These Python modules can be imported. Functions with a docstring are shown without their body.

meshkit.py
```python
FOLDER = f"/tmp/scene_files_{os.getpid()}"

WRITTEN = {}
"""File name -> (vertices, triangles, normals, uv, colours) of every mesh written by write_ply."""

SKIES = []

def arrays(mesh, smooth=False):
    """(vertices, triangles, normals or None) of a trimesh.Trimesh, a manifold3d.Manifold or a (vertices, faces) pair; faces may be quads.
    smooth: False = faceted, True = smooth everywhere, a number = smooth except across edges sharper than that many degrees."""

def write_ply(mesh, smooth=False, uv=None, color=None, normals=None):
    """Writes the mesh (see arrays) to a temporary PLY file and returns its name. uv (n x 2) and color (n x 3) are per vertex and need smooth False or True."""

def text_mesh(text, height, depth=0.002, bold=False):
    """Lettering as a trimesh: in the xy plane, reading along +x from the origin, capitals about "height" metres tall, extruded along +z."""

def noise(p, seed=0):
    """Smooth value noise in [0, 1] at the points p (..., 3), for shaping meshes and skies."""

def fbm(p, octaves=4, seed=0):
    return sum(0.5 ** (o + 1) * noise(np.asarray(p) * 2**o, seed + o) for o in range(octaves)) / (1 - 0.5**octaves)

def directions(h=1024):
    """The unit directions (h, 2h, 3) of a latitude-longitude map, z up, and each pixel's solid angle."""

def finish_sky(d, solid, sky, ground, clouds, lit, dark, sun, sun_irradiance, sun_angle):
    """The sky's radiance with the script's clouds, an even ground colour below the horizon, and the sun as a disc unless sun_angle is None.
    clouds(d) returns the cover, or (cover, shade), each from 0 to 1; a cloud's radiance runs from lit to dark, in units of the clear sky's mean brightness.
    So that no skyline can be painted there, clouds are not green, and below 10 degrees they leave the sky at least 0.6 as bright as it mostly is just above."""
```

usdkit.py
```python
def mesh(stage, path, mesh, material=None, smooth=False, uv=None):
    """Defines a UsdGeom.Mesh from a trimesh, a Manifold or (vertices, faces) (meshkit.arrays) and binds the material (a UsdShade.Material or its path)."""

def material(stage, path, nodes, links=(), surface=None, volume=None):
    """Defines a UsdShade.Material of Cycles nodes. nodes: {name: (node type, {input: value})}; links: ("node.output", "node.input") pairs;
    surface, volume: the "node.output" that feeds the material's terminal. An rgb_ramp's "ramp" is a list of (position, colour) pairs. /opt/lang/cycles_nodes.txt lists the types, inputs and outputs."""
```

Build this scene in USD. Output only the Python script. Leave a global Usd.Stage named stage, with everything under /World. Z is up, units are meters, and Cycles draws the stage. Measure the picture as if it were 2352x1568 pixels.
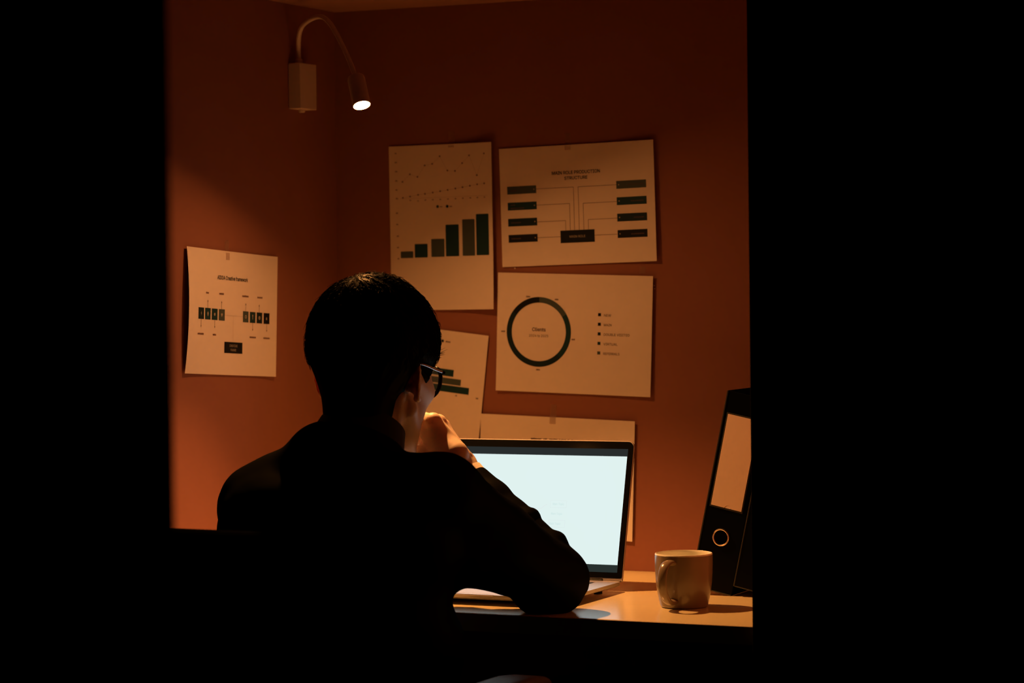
import math, random
import numpy as np
import trimesh, usdkit, meshkit
import manifold3d as m3
from shapely.geometry import Polygon, Point, box as sbox
from pxr import Usd, UsdGeom, UsdLux, UsdShade, Gf, Sdf, Vt

stage = Usd.Stage.CreateInMemory()
UsdGeom.SetStageUpAxis(stage, UsdGeom.Tokens.z)
UsdGeom.SetStageMetersPerUnit(stage, 1.0)
UsdGeom.Xform.Define(stage, '/World')
random.seed(7)
rng = np.random.default_rng(7)
A = lambda *x: np.array(x, float)

# ------------------------------------------------------------------ camera, light levels, exposure
CAM_POS = A(2.3203, -4.2352, 1.2570)
CAM_R, CAM_U, CAM_V = A(.90670, .42160, -.01156), A(.0009, .0255, .9997), A(-.4218, .9064, -.0228)
CAM_R /= np.linalg.norm(CAM_R); CAM_V -= CAM_R * (CAM_V @ CAM_R); CAM_V /= np.linalg.norm(CAM_V); CAM_U = np.cross(CAM_R, CAM_V)
cam = UsdGeom.Camera.Define(stage, '/World/camera')
cam.CreateFocalLengthAttr(92.34)
cam.CreateHorizontalApertureAttr(36.0)
cam.CreateVerticalApertureAttr(24.0)
cam.CreateClippingRangeAttr(Gf.Vec2f(0.05, 100.0))
cam.CreateFStopAttr(4.0)
cam.CreateFocusDistanceAttr(4.2)
cam.CreateExposureAttr(0.0)
cam.AddTransformOp().Set(Gf.Matrix4d(*[float(v) for v in (*CAM_R, 0, *CAM_U, 0, *(-CAM_V), 0, *CAM_POS, 1)]))

LAMP_COLOR = (1.0, .385, .105)      # warm tungsten colour of the wall lamp
LAMP_POWER = 16.0
LAMP_GLOW = 1500.0
SCREEN_GLOW = 1.0
LAMP_AIM = A(.345, -.285, -.872); LAMP_AIM /= np.linalg.norm(LAMP_AIM)
LAMP_POS = A(.262, -.390, 1.551)    # centre of the lamp's glowing lens

# ------------------------------------------------------------------ helpers
used = {}
def numbered(parent, name):
    k = (str(parent), name); used[k] = used.get(k, -1) + 1
    return name if used[k] == 0 else f'{name}_{used[k]:03d}'

class Thing:
    def __init__(s, path, loc): s.path, s.loc = path, np.array(loc, float)

def keys(prim, **kw):
    for k, v in kw.items():
        if v: prim.SetCustomDataByKey(k, v)

def thing(name, label, cat=None, loc=(0, 0, 0), group=None, kind=None):
    p = '/World/' + numbered('/World', name)
    x = UsdGeom.Xform.Define(stage, p); x.AddTranslateOp().Set(Gf.Vec3d(*[float(v) for v in loc]))
    keys(x.GetPrim(), label=label, category=cat, group=group, kind=kind)
    return Thing(p, loc)

def part(parent, name, mesh, mat, smooth=30, label=None, kind=None):
    """A mesh given in world coordinates, defined as a part of a thing (or as a sub-part of a part)."""
    v, f, n = meshkit.arrays(mesh, smooth)
    v = v - parent.loc
    p = parent.path + '/' + numbered(parent.path, name)
    m = UsdGeom.Mesh.Define(stage, p)
    m.CreatePointsAttr(Vt.Vec3fArray.FromNumpy(v.astype(np.float32)))
    m.CreateFaceVertexCountsAttr(Vt.IntArray.FromNumpy(np.full(len(f), 3, np.int32)))
    m.CreateFaceVertexIndicesAttr(Vt.IntArray.FromNumpy(f.astype(np.int32).ravel()))
    m.CreateSubdivisionSchemeAttr('none')
    if n is not None:
        m.CreateNormalsAttr(Vt.Vec3fArray.FromNumpy(n.astype(np.float32))); m.SetNormalsInterpolation('vertex')
    UsdShade.MaterialBindingAPI.Apply(m.GetPrim()).Bind(mat)
    keys(m.GetPrim(), label=label, kind=kind)
    return Thing(p, parent.loc)

def cat(*ms):
    return trimesh.util.concatenate([m for m in ms])

def hull(pts):
    return trimesh.PointCloud(np.asarray(pts, float)).convex_hull

def cbox(lo, hi, r=.002, seg=2):
    """A box with rounded (chamfered) edges."""
    lo, hi = np.array(lo, float), np.array(hi, float)
    r = min(r, .49 * float((hi - lo).min()))
    dirs = np.array([d for d in np.ndindex(*(2 * seg + 1,) * 3)], float) / seg - 1
    dirs = dirs[np.abs(dirs).max(1) > .99]; dirs /= np.linalg.norm(dirs, axis=1)[:, None]
    pts = [np.where(d > 0, hi - r, np.where(d < 0, lo + r, 0)) + d * r for d in dirs if (np.abs(d) > 1e-6).all()]
    for s in np.ndindex(2, 2, 2):
        c = np.where(np.array(s) == 1, hi - r, lo + r); sg = np.array(s) * 2 - 1
        pts += [c + sg * r * np.abs(d) for d in dirs]
    return hull(pts)

def frame_of(z):
    z = np.array(z, float); z /= np.linalg.norm(z)
    a = A(0, 0, 1) if abs(z[2]) < .9 else A(1, 0, 0)
    x = np.cross(a, z); x /= np.linalg.norm(x)
    return x, np.cross(z, x), z

def lathe(profile, base, axis=(0, 0, 1), n=64):
    """profile: (radius, height) pairs, revolved about the axis through base; closed where the radius is 0."""
    x, y, z = frame_of(axis); base = np.array(base, float)
    pr = np.array(profile, float); t = np.linspace(0, 2 * np.pi, n, endpoint=False)
    v = np.concatenate([base + r * (np.cos(t)[:, None] * x + np.sin(t)[:, None] * y) + h * z for r, h in pr])
    f = []
    for i in range(len(pr) - 1):
        a = i * n + np.arange(n); b = i * n + (np.arange(n) + 1) % n
        f += [np.stack([a, b, b + n], 1), np.stack([a, b + n, a + n], 1)]
    m = trimesh.Trimesh(v, np.vstack(f), process=True); m.merge_vertices(); m.update_faces(m.nondegenerate_faces()); return m

def tube(path, r, n=12, closed=False, flat=None, up=None):
    """A swept tube; r may vary; flat = (across, along-up) scale of the section."""
    P = np.array(path, float); k = len(P); rr = np.broadcast_to(np.asarray(r, float), (k,))
    T = np.gradient(P, axis=0) if not closed else np.roll(P, -1, 0) - np.roll(P, 1, 0)
    T /= np.linalg.norm(T, axis=1)[:, None]
    u = np.array(up, float) if up is not None else frame_of(T[0])[0]
    v, t = [], np.linspace(0, 2 * np.pi, n, endpoint=False)
    for i in range(k):
        a = u - T[i] * (u @ T[i]); a /= np.linalg.norm(a); b = np.cross(T[i], a)
        if up is None: u = a
        fa, fb = flat if flat else (1, 1)
        v.append(P[i] + rr[i] * (fa * np.cos(t)[:, None] * a + fb * np.sin(t)[:, None] * b))
    f, m = [], k if closed else k - 1
    for i in range(m):
        j = (i + 1) % k; a = np.arange(n); b = (a + 1) % n
        f += [np.stack([i * n + a, i * n + b, j * n + b], 1), np.stack([i * n + a, j * n + b, j * n + a], 1)]
    v = np.concatenate(v)
    if not closed:
        c0, c1 = len(v), len(v) + 1; v = np.vstack([v, P[0], P[-1]]); a = np.arange(n); b = (a + 1) % n
        f += [np.stack([np.full(n, c0), b, a], 1), np.stack([np.full(n, c1), (k - 1) * n + a, (k - 1) * n + b], 1)]
    return trimesh.Trimesh(v, np.vstack(f), process=False)

def spline(pts, n=24):
    from scipy.interpolate import CubicSpline
    pts = np.array(pts, float); d = np.r_[0, np.cumsum(np.linalg.norm(np.diff(pts, axis=0), axis=1))]
    return CubicSpline(d, pts)(np.linspace(0, d[-1], n))

# ------------------------------------------------------------------ materials
def mat(name, color, rough=.5, spec=.5, metallic=0., bump=None, vary=None, **kw):
    """Principled material; vary = (second colour, noise scale); bump = (noise scale, strength, distance)."""
    nodes = {'p': ('principled_bsdf', dict(base_color=color, roughness=rough, specular_ior_level=spec, metallic=metallic, **kw))}
    links = []
    if vary or bump: nodes['tc'] = ('texture_coordinate', {})
    if vary:
        nodes['n'] = ('noise_texture', dict(scale=vary[1], detail=4.0)); links.append(('tc.object', 'n.vector'))
        nodes['r'] = ('rgb_ramp', {'ramp': [(.35, color), (.65, vary[0])]}); links += [('n.fac', 'r.fac'), ('r.color', 'p.base_color')]
    if bump:
        nodes['b'] = ('noise_texture', dict(scale=bump[0], detail=2.0)); links.append(('tc.object', 'b.vector'))
        nodes['bu'] = ('bump', dict(strength=bump[1], distance=bump[2])); links += [('b.fac', 'bu.height'), ('bu.normal', 'p.normal')]
    return usdkit.material(stage, '/World/Looks/' + name, nodes, links, surface='p.BSDF')

def glow(name, color, strength):
    return usdkit.material(stage, '/World/Looks/' + name, {'e': ('emission', dict(color=color, strength=strength))}, surface='e.emission')

def dull(name, color, sheen_, rough, sheen_color=(.6, .6, .55), bump=None):
    """Near-black cloth or hair: diffuse with a trace of gloss."""
    nodes = {'d': ('diffuse_bsdf', dict(color=color)), 'g': ('glossy_bsdf', dict(color=sheen_color, roughness=rough)), 'm': ('mix_closure', dict(fac=sheen_))}
    links = [('d.BSDF', 'm.closure1'), ('g.BSDF', 'm.closure2')]
    if bump:
        nodes['tc'] = ('texture_coordinate', {}); nodes['b'] = ('noise_texture', dict(scale=bump[0], detail=2.0)); nodes['bu'] = ('bump', dict(strength=bump[1], distance=bump[2]))
        links += [('tc.object', 'b.vector'), ('b.fac', 'bu.height'), ('bu.normal', 'd.normal'), ('bu.normal', 'g.normal')]
    return usdkit.material(stage, '/World/Looks/' + name, nodes, links, surface='m.closure')

M = dict(
    wall=mat('orange_wall_panel', (.30, .122, .086), .8, .12, vary=((.285, .115, .079), 6.0), bump=(700., .12, .0006)),
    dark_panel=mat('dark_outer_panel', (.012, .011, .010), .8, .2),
    floor=mat('dark_carpet', (.015, .013, .012), .95, .1, bump=(900., .5, .002)),
    ceiling=mat('ceiling_board', (.32, .16, .105), .85, .1),
    desk=mat('warm_laminate', (.78, .70, .42), .20, .7, vary=((.75, .66, .39), 9.0)),
    desk_edge=mat('laminate_edge_band', (.70, .58, .40), .4, .5),
    black_plastic=mat('black_plastic', (.012, .012, .012), .45, .4),
    black_fabric=mat('black_fabric', (.010, .0095, .009), .9, .15, bump=(1200., .3, .0008)),
    chair_fabric=dull('charcoal_mesh_fabric', (.0015, .0015, .0017), .0008, .6, bump=(900., .4, .0008)),
    arm_pad=mat('grey_arm_pad', (.30, .27, .27), .45, .4),
    steel=mat('brushed_steel', (.55, .52, .50), .3, .5, metallic=1.),
    lamp_white=mat('white_lamp_paint', (.62, .50, .46), .5, .4),
    paper=mat('white_printer_paper', (.84, .75, .72), .8, .2, vary=((.82, .73, .69), 5.0)),
    tape=usdkit.material(stage, '/World/Looks/clear_tape', {'p': ('principled_bsdf', dict(base_color=(.45, .25, .18), roughness=.35)), 't': ('transparent_bsdf', {}), 'm': ('mix_closure', dict(fac=.20))},
                         [('t.BSDF', 'm.closure1'), ('p.BSDF', 'm.closure2')], surface='m.closure'),
    ink_black=mat('ink_black', (.004, .006, .006), .6, .2),
    ink_dark=mat('ink_dark_teal', (.006, .022, .026), .6, .2),
    ink_teal=mat('ink_teal', (.008, .043, .050), .6, .2),
    ink_grey=mat('ink_grey_green', (.062, .088, .084), .6, .2),
    ink_line=mat('ink_thin_line', (.22, .14, .12), .7, .2),
    ink_dot=mat('ink_chart_dot', (.20, .11, .09), .7, .2),
    ink_text=mat('ink_text_brown', (.10, .065, .06), .7, .2),
    ink_faint=mat('ink_faint_line', (.58, .48, .44), .8, .2),
    ink_light=mat('ink_light_on_dark', (.40, .36, .34), .7, .2),
    binder=dull('black_binder_cover', (.0022, .0028, .0022), .010, .35, bump=(1500., .15, .0004)),
    binder_edge=mat('binder_edge_strip', (.035, .036, .033), .35, .5),
    label=mat('binder_label_card', (.80, .66, .56), .7, .2),
    hole=mat('binder_hole_inside', (.02, .012, .009), .8, .1),
    brass=mat('ring_metal', (.80, .68, .55), .25, .5, metallic=1.),
    mug=mat('glazed_stoneware', (.92, .95, .84), .22, .5, vary=((.91, .94, .82), 20.)),
    mug_glaze=mat('tan_glaze', (.23, .18, .125), .22, .5, vary=((.22, .17, .115), 20.), coat_weight=.25, coat_roughness=.2),
    alu=mat('anodised_aluminium', (.62, .58, .57), .38, .5, metallic=.75),
    bezel=dull('glass_bezel', (.004, .0045, .0045), .015, .12),
    keycap=mat('black_keycap', (.015, .015, .016), .5, .4),
    skin=mat('skin', (.62, .50, .39), .48, .4, subsurface_weight=.08, subsurface_scale=.006, bump=(420., .12, .0006)),
    hair=dull('black_hair', (.0018, .0017, .0015), .010, .38),
    shirt=mat('olive_shirt_cotton', (.055, .058, .026), .9, .1, bump=(1400., .2, .0005)),
    cuff=mat('pale_cuff_cotton', (.85, .80, .70), .85, .2, bump=(1400., .2, .0005)),
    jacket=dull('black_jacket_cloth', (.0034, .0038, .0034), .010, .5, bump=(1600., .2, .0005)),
    trousers=mat('dark_trousers', (.012, .012, .014), .9, .15),
    shoe=mat('black_shoe_leather', (.012, .011, .011), .4, .4),
    eye=mat('eye_white', (.7, .68, .65), .15, .5), iris=mat('dark_iris', (.03, .018, .01), .1, .5),
    frame=dull('black_spectacle_frame', (.003, .003, .003), .03, .15),
    temple=mat('temple_metal', (.55, .50, .52), .2, .5, metallic=1.),
    screen=glow('screen_white', (.745, .885, .870), SCREEN_GLOW), screen_bar=glow('screen_dark_bar', (.022, .026, .026), 1.0), screen_dock=glow('screen_dock_strip', (.022, .030, .027), 1.0),
    screen_text=glow('screen_faint_text', (.58, .77, .76), 1.0), screen_line=glow('screen_faint_line', (.70, .80, .80), 1.0), screen_pink=glow('screen_pink_line', (.76, .76, .77), 1.0),
    lens_glow=glow('lamp_lens_glow', LAMP_COLOR, LAMP_GLOW),
    lens=usdkit.material(stage, '/World/Looks/spectacle_lens', {'t': ('transparent_bsdf', dict(color=(.93, .93, .92))), 'g': ('glossy_bsdf', dict(color=(1, 1, 1), roughness=.02)), 'm': ('mix_closure', dict(fac=.045))},
                         [('t.BSDF', 'm.closure1'), ('g.BSDF', 'm.closure2')], surface='m.closure'),
)

# ------------------------------------------------------------------ the setting
CEIL, DESK_FRONT, BOOTH_R = 1.7526, -.622, 1.0248
def structure(name, mesh, m, label=None):
    t = thing(name, label, kind='structure'); part(t, 'panel', mesh, m, smooth=False); return t

structure('floor', cbox((-2.2, -5.2, -.04), (3.4, .06, 0), .001, 1), M['floor'], 'dark carpet floor of the room and booth')
w = structure('wall_back', cbox((-.03, 0, 0), (1.06, .012, CEIL + .03), .001, 1), M['wall'], 'orange back wall of the work booth')
part(w, 'outer_skin', cbox((-.03, .0125, 0), (1.06, .035, CEIL + .03), .001, 1), M['dark_panel'], False)
part(w, 'paint_chip', lathe([(0, .0006), (.0011, .0005), (.0013, 0)], (.3571, -.0001, 1.2806), (0, -1, 0), 10), M['paper'])
part(w, 'paint_chip', lathe([(0, .0006), (.0009, .0005), (.0010, 0)], (.6230, -.0001, 1.2471), (0, -1, 0), 10), M['paper'])
part(w, 'paint_chip', lathe([(0, .0006), (.0008, .0005), (.0009, 0)], (.6238, -.0001, 1.2418), (0, -1, 0), 10), M['paper'])
w = structure('wall_left', cbox((-.012, DESK_FRONT - .02, 0), (0, -.0005, CEIL + .03), .001, 1), M['wall'], 'orange left wall of the work booth')
part(w, 'outer_skin', cbox((-.035, DESK_FRONT - .02, 0), (-.0125, -.0005, CEIL + .03), .001, 1), M['dark_panel'], False)
w = structure('wall_right', cbox((BOOTH_R, DESK_FRONT + .002, 0), (BOOTH_R + .006, -.0005, CEIL + .03), .001, 1), M['wall'], 'right side wall of the work booth')
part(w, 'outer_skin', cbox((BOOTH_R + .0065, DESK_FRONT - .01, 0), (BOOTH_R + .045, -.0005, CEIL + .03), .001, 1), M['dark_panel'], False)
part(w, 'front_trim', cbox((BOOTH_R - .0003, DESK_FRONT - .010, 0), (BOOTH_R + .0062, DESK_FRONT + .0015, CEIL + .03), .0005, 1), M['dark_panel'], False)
w = structure('ceiling', cbox((.0005, DESK_FRONT - .02, CEIL), (BOOTH_R - .0005, -.0005, CEIL + .012), .001, 1), M['ceiling'], 'low ceiling of the work booth')
# the dark divider in front of the booth that the photograph looks past, on its left
FX, FY = 1.1092, -2.3189
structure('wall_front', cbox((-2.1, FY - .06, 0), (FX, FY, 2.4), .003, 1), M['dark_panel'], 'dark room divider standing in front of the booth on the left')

# ------------------------------------------------------------------ desk
DZ = .75
d = thing('desk', 'pale laminate desk top spanning the booth under the laptop and mug', 'desk', (.51, -.31, 0))
part(d, 'worktop', cbox((.0006, DESK_FRONT + .002, DZ - .028), (BOOTH_R - .0006, -.0006, DZ), .0012), M['desk'])
part(d, 'edge_band', cbox((.0006, DESK_FRONT, DZ - .028), (BOOTH_R - .0006, DESK_FRONT + .0022, DZ - .0006), .0008), M['desk_edge'])
for x in (.02, BOOTH_R - .05):
    part(d, 'bracket', cbox((x, -.50, DZ - .052), (x + .03, -.01, DZ - .0285), .002), M['black_plastic'])
    part(d, 'leg', cbox((x, -.09, .0005), (x + .03, -.03, DZ - .0525), .003), M['black_plastic'])

# ------------------------------------------------------------------ wall lamp
l = thing('wall_lamp', 'small white gooseneck reading lamp glowing on the left wall near the corner', 'lamp', (.012, -.15, 1.607))
part(l, 'wall_box', cbox((.0006, -.1757, 1.567), (.0247, -.1165, 1.648), .0015), M['lamp_white'])
part(l, 'switch', lathe([(0, 0), (.006, 0), (.006, .004), (.0045, .0055), (0, .0055)], (.0125, -.150, 1.567), (0, 0, -1), 20), M['lamp_white'])
top = LAMP_POS - LAMP_AIM * .056
neck = spline([(.0125, -.158, 1.645), (.013, -.160, 1.670), (.030, -.185, 1.700), (.075, -.228, 1.716), (.125, -.270, 1.714), (.185, -.322, 1.668), (.222, -.356, 1.628), top + LAMP_AIM * .006], 40)
part(l, 'neck_collar', lathe([(0, 0), (.0065, 0), (.0065, .008), (.005, .010), (0, .010)], (.0125, -.158, 1.646), (0, 0, 1), 20), M['lamp_white'])
part(l, 'gooseneck', tube(neck, .0042, 14), M['lamp_white'], True)
part(l, 'lamp_head', lathe([(0, 0), (.0118, 0), (.0136, .0015), (.0148, .006), (.0150, .0545), (.0144, .056), (.0136, .0555), (.0136, .052), (0, .052)], top, LAMP_AIM, 40), M['lamp_white'], 35)
part(l, 'lamp_lens', lathe([(0, .0008), (.0115, .0006), (.0134, 0), (0, 0)], LAMP_POS - LAMP_AIM * .0030, LAMP_AIM, 40), M['lens_glow'], 30, 'glowing white lens of the lamp')
sp = UsdLux.SphereLight.Define(stage, l.path + '/spot_light')
sp.CreateRadiusAttr(.009); sp.CreateIntensityAttr(LAMP_POWER); sp.CreateColorAttr(Gf.Vec3f(*LAMP_COLOR)); sp.CreateNormalizeAttr(True)
sh = UsdLux.ShapingAPI.Apply(sp.GetPrim()); sh.CreateShapingConeAngleAttr(50.5); sh.CreateShapingConeSoftnessAttr(.5)
zx, zy, zz = frame_of(-LAMP_AIM)
sp.AddTransformOp().Set(Gf.Matrix4d(*[float(v) for v in (*zx, 0, *zy, 0, *zz, 0, *(LAMP_POS + LAMP_AIM * .004 - l.loc), 1)]))

# ------------------------------------------------------------------ printed sheets on the walls
INK = .0003
class Sheet:
    """An A4 sheet on a wall: (u, v) in mm from its top left corner; lift(u, v) = distance of the curled paper from the wall."""
    def __init__(s, name, label, centre, rot, w, h, wall, lift, group=None):
        s.w, s.h, s.rot, s.wall, s.lift, s.c = w, h, rot, wall, lift, centre
        loc = (centre[0], -.002, centre[1]) if wall == 'back' else (.002, centre[0], centre[1])
        s.t = thing(name, label, 'paper', loc, group)
        n = 26; u, v = np.meshgrid(np.linspace(0, w, n), np.linspace(0, h, n), indexing='ij')
        P = s.at(u.ravel(), v.ravel(), 0); Q = s.at(u.ravel(), v.ravel(), -.00018)
        idx = np.arange(n * n).reshape(n, n); q = np.stack([idx[:-1, :-1], idx[:-1, 1:], idx[1:, 1:], idx[1:, :-1]], -1).reshape(-1, 4)
        rim = np.r_[idx[:, 0], idx[-1, 1:], idx[-2::-1, -1], idx[0, -2:0:-1]]; nx = np.roll(rim, -1)
        side = np.stack([rim, nx, nx + n * n, rim + n * n], 1)
        m = trimesh.Trimesh(np.vstack([P, Q]), trimesh.geometry.triangulate_quads(np.vstack([q, q[:, ::-1] + n * n, side[:, ::-1]])), process=False)
        m.fix_normals(); part(s.t, 'sheet', m, M['paper'], 40)
    def at(s, u, v, off):
        u, v = np.asarray(u, float), np.asarray(v, float)
        a, b = (u - s.w / 2) / 1000, (s.h / 2 - v) / 1000; c, k = math.cos(s.rot), math.sin(s.rot)
        x, z = s.c[0] + a * c - b * k, s.c[1] + a * k + b * c
        o = .0012 + s.lift(u / s.w, v / s.h) + off
        return np.stack([x, -o, z], -1) if s.wall == 'back' else np.stack([o, x, z], -1)
    def ink(s, name, polys, m, off=INK):
        """Flat print: shapely polygons in mm, cut fine enough to follow the curl."""
        vs, fs, k = [], [], 0
        for p in polys if isinstance(polys, (list, tuple)) else [polys]:
            for g in getattr(p, 'geoms', [p]):
                v, f = trimesh.creation.triangulate_polygon(g, engine='earcut')
                if len(v) < 40: v3, f = trimesh.remesh.subdivide_to_size(np.c_[v, np.zeros(len(v))], f, 14.0); v = v3[:, :2]
                vs.append(v); fs.append(np.asarray(f) + k); k += len(v)
        v, f = np.vstack(vs), np.vstack(fs)
        P = s.at(v[:, 0], v[:, 1], off)
        want = A(0, -1, 0) if s.wall == 'back' else A(1, 0, 0)
        n = np.cross(P[f[:, 1]] - P[f[:, 0]], P[f[:, 2]] - P[f[:, 0]]) @ want
        f = np.where((n < 0)[:, None], f[:, ::-1], f)
        return part(s.t, name, (P, f), m, False, kind='stuff' if name in ('axis_numbers', 'graph_dots', 'percent_mark', 'icon_label') or (name in ('legend_text', 'box_text', 'heading') and isinstance(polys, list)) else None)
    def text(s, name, txt, u, v, cap, m, width=None, align='left', bold=False, off=INK):
        """Lettering with its baseline at (u, v), capitals cap mm tall."""
        t = meshkit.text_mesh(txt, cap, .01, bold); b = t.bounds; tw = b[1, 0] - b[0, 0]; sx = (width / tw) if width else 1
        uu = (t.vertices[:, 0] - b[0, 0]) * sx + u - (tw * sx / 2 if align == 'mid' else tw * sx if align == 'right' else 0)
        top_ = t.vertices[:, 2] > .005; keep = top_[t.faces].all(1)
        f = t.faces[keep]; P = s.at(uu, v - t.vertices[:, 1], off)
        want = A(0, -1, 0) if s.wall == 'back' else A(1, 0, 0)
        n = np.cross(P[f[:, 1]] - P[f[:, 0]], P[f[:, 2]] - P[f[:, 0]]) @ want
        f = np.where((n < 0)[:, None], f[:, ::-1], f)
        return part(s.t, name, (P, f), m, False)
    def tape(s, u0, v0, u1, v1):
        n = 10; u, v = np.meshgrid(np.linspace(u0, u1, 3), np.linspace(v0, v1, n), indexing='ij')
        def pos(off):
            P = s.at(u.ravel(), v.ravel(), .0005 + off)
            out = (v.ravel() < 0) | (v.ravel() > s.h)
            k = 1 if s.wall == 'back' else 0; wallpos = (-.0004 - off) if s.wall == 'back' else (.0004 + off)
            P[out, k] = wallpos
            return P
        P = np.vstack([pos(0), pos(.00012)]); N = 3 * n
        idx = np.arange(N).reshape(3, n); q = np.stack([idx[:-1, :-1], idx[:-1, 1:], idx[1:, 1:], idx[1:, :-1]], -1).reshape(-1, 4)
        m = trimesh.Trimesh(P, trimesh.geometry.triangulate_quads(np.vstack([q[:, ::-1], q + N])), process=False)
        part(s.t, 'tape', m, M['tape'], False, 'strip of clear tape')

R = lambda a, b, c, e: sbox(a, b, c, e)
def rrect(a, b, c, e, r=1.2): return sbox(a + r, b + r, c - r, e - r).buffer(r, quad_segs=3)
def line(pts, w=.7):
    from shapely.geometry import LineString
    return LineString(pts).buffer(w / 2, cap_style=2, join_style=2)
def dash(a, b, y, h=2.2, seed=0):
    """A word too small to read in the photograph: a row of short strokes."""
    r = random.Random(int(a * 10 + y * 7) + seed); x, out = a, []
    while x < b - .6:
        w_ = r.uniform(.9, 1.7); hh = h * r.uniform(.6, 1.0); out.append(sbox(x, y - hh / 2, min(x + w_, b), y + h / 2)); x += w_ + .5
    return out

# bar chart sheet
s = Sheet('chart_sheet', 'portrait paper with rising bar chart and dotted line graph, taped upper left on back wall', (.2146, 1.3561), .0071, 210, 297, 'back',
          lambda u, v: .001 + .009 * np.clip((u - .45) / .55, 0, 1) ** 2 + .003 * np.clip((v - .6) / .4, 0, 1) ** 2)
for k, b in enumerate([(20.7, 190.4, 46.2, 202.5), (49.1, 177.6, 75.3, 202.2), (82.8, 169.3, 109.4, 201.6), (112.1, 144.3, 139.1, 201.2), (146.3, 135.7, 172.2, 200.9), (175.1, 127.0, 201.6, 200.5)]):
    s.ink('bar', rrect(*b, 1.3), M['ink_teal' if k % 2 else 'ink_grey'])
up = [(26.9, 64.5), (42.2, 51.3), (57.5, 56.5), (72.5, 36.5), (87.7, 34.1), (103, 21), (118.1, 47.2), (133.6, 48.5), (148.6, 35.1), (163.2, 21.8), (178.7, 57.7), (194.3, 19.7)]
lo = [(27.1, 93.4), (41.8, 91.4), (58, 88.9), (72, 87.5), (87.7, 85.7), (102.8, 83.7), (117.9, 82), (133.8, 80), (148.5, 78.2), (163.8, 76), (178.9, 74.1), (193.8, 72.8)]
s.ink('graph_line', line(up, .45), M['ink_faint']); s.ink('graph_line', line(lo, .5), M['ink_faint'])
s.ink('graph_dots', [Point(p).buffer(1.6, quad_segs=3) for p in up], M['ink_dot'], INK + .0001); s.ink('graph_dots', [Point(p).buffer(1.6, quad_segs=3) for p in lo], M['ink_dot'], INK + .0001)
s.ink('axis_line', line([(22, 95), (200, 94.2)], .4), M['ink_faint'])
s.ink('axis_numbers', [p for (a, b) in [(14.4, 12.6), (14.1, 28.9), (14.3, 45.5), (14.3, 62.3), (14.7, 78.7), (15, 94.3), (14.4, 120.7), (14.9, 141), (15.2, 162.3), (15.3, 182.8), (16.2, 203.2)] for p in dash(a - 2, a + 2.2, b, 2.6)], M['ink_dot'])
s.ink('axis_numbers', [p for (a, b) in [(42, 97.6), (57.7, 99.1), (72.4, 98), (87.5, 97.8), (102.6, 97.8), (118.2, 97.6), (133.7, 97.4), (148.7, 97.2), (164.1, 97), (179, 96.8), (193.8, 96.6)] for p in dash(a - 1.4, a + 1.6, b + .6, 2.2)], M['ink_line'])
s.ink('legend_dot', Point(96.9, 111.2).buffer(2.7), M['ink_grey']); s.ink('legend_dot', Point(116.4, 111.4).buffer(2.7), M['ink_dark'])
s.ink('legend_text', dash(101.8, 106.5, 111.5, 2.2) + dash(121.4, 126.2, 111.6, 2.2), M['ink_dot'])
s.tape(120.5, -22, 132.5, 6)

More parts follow.
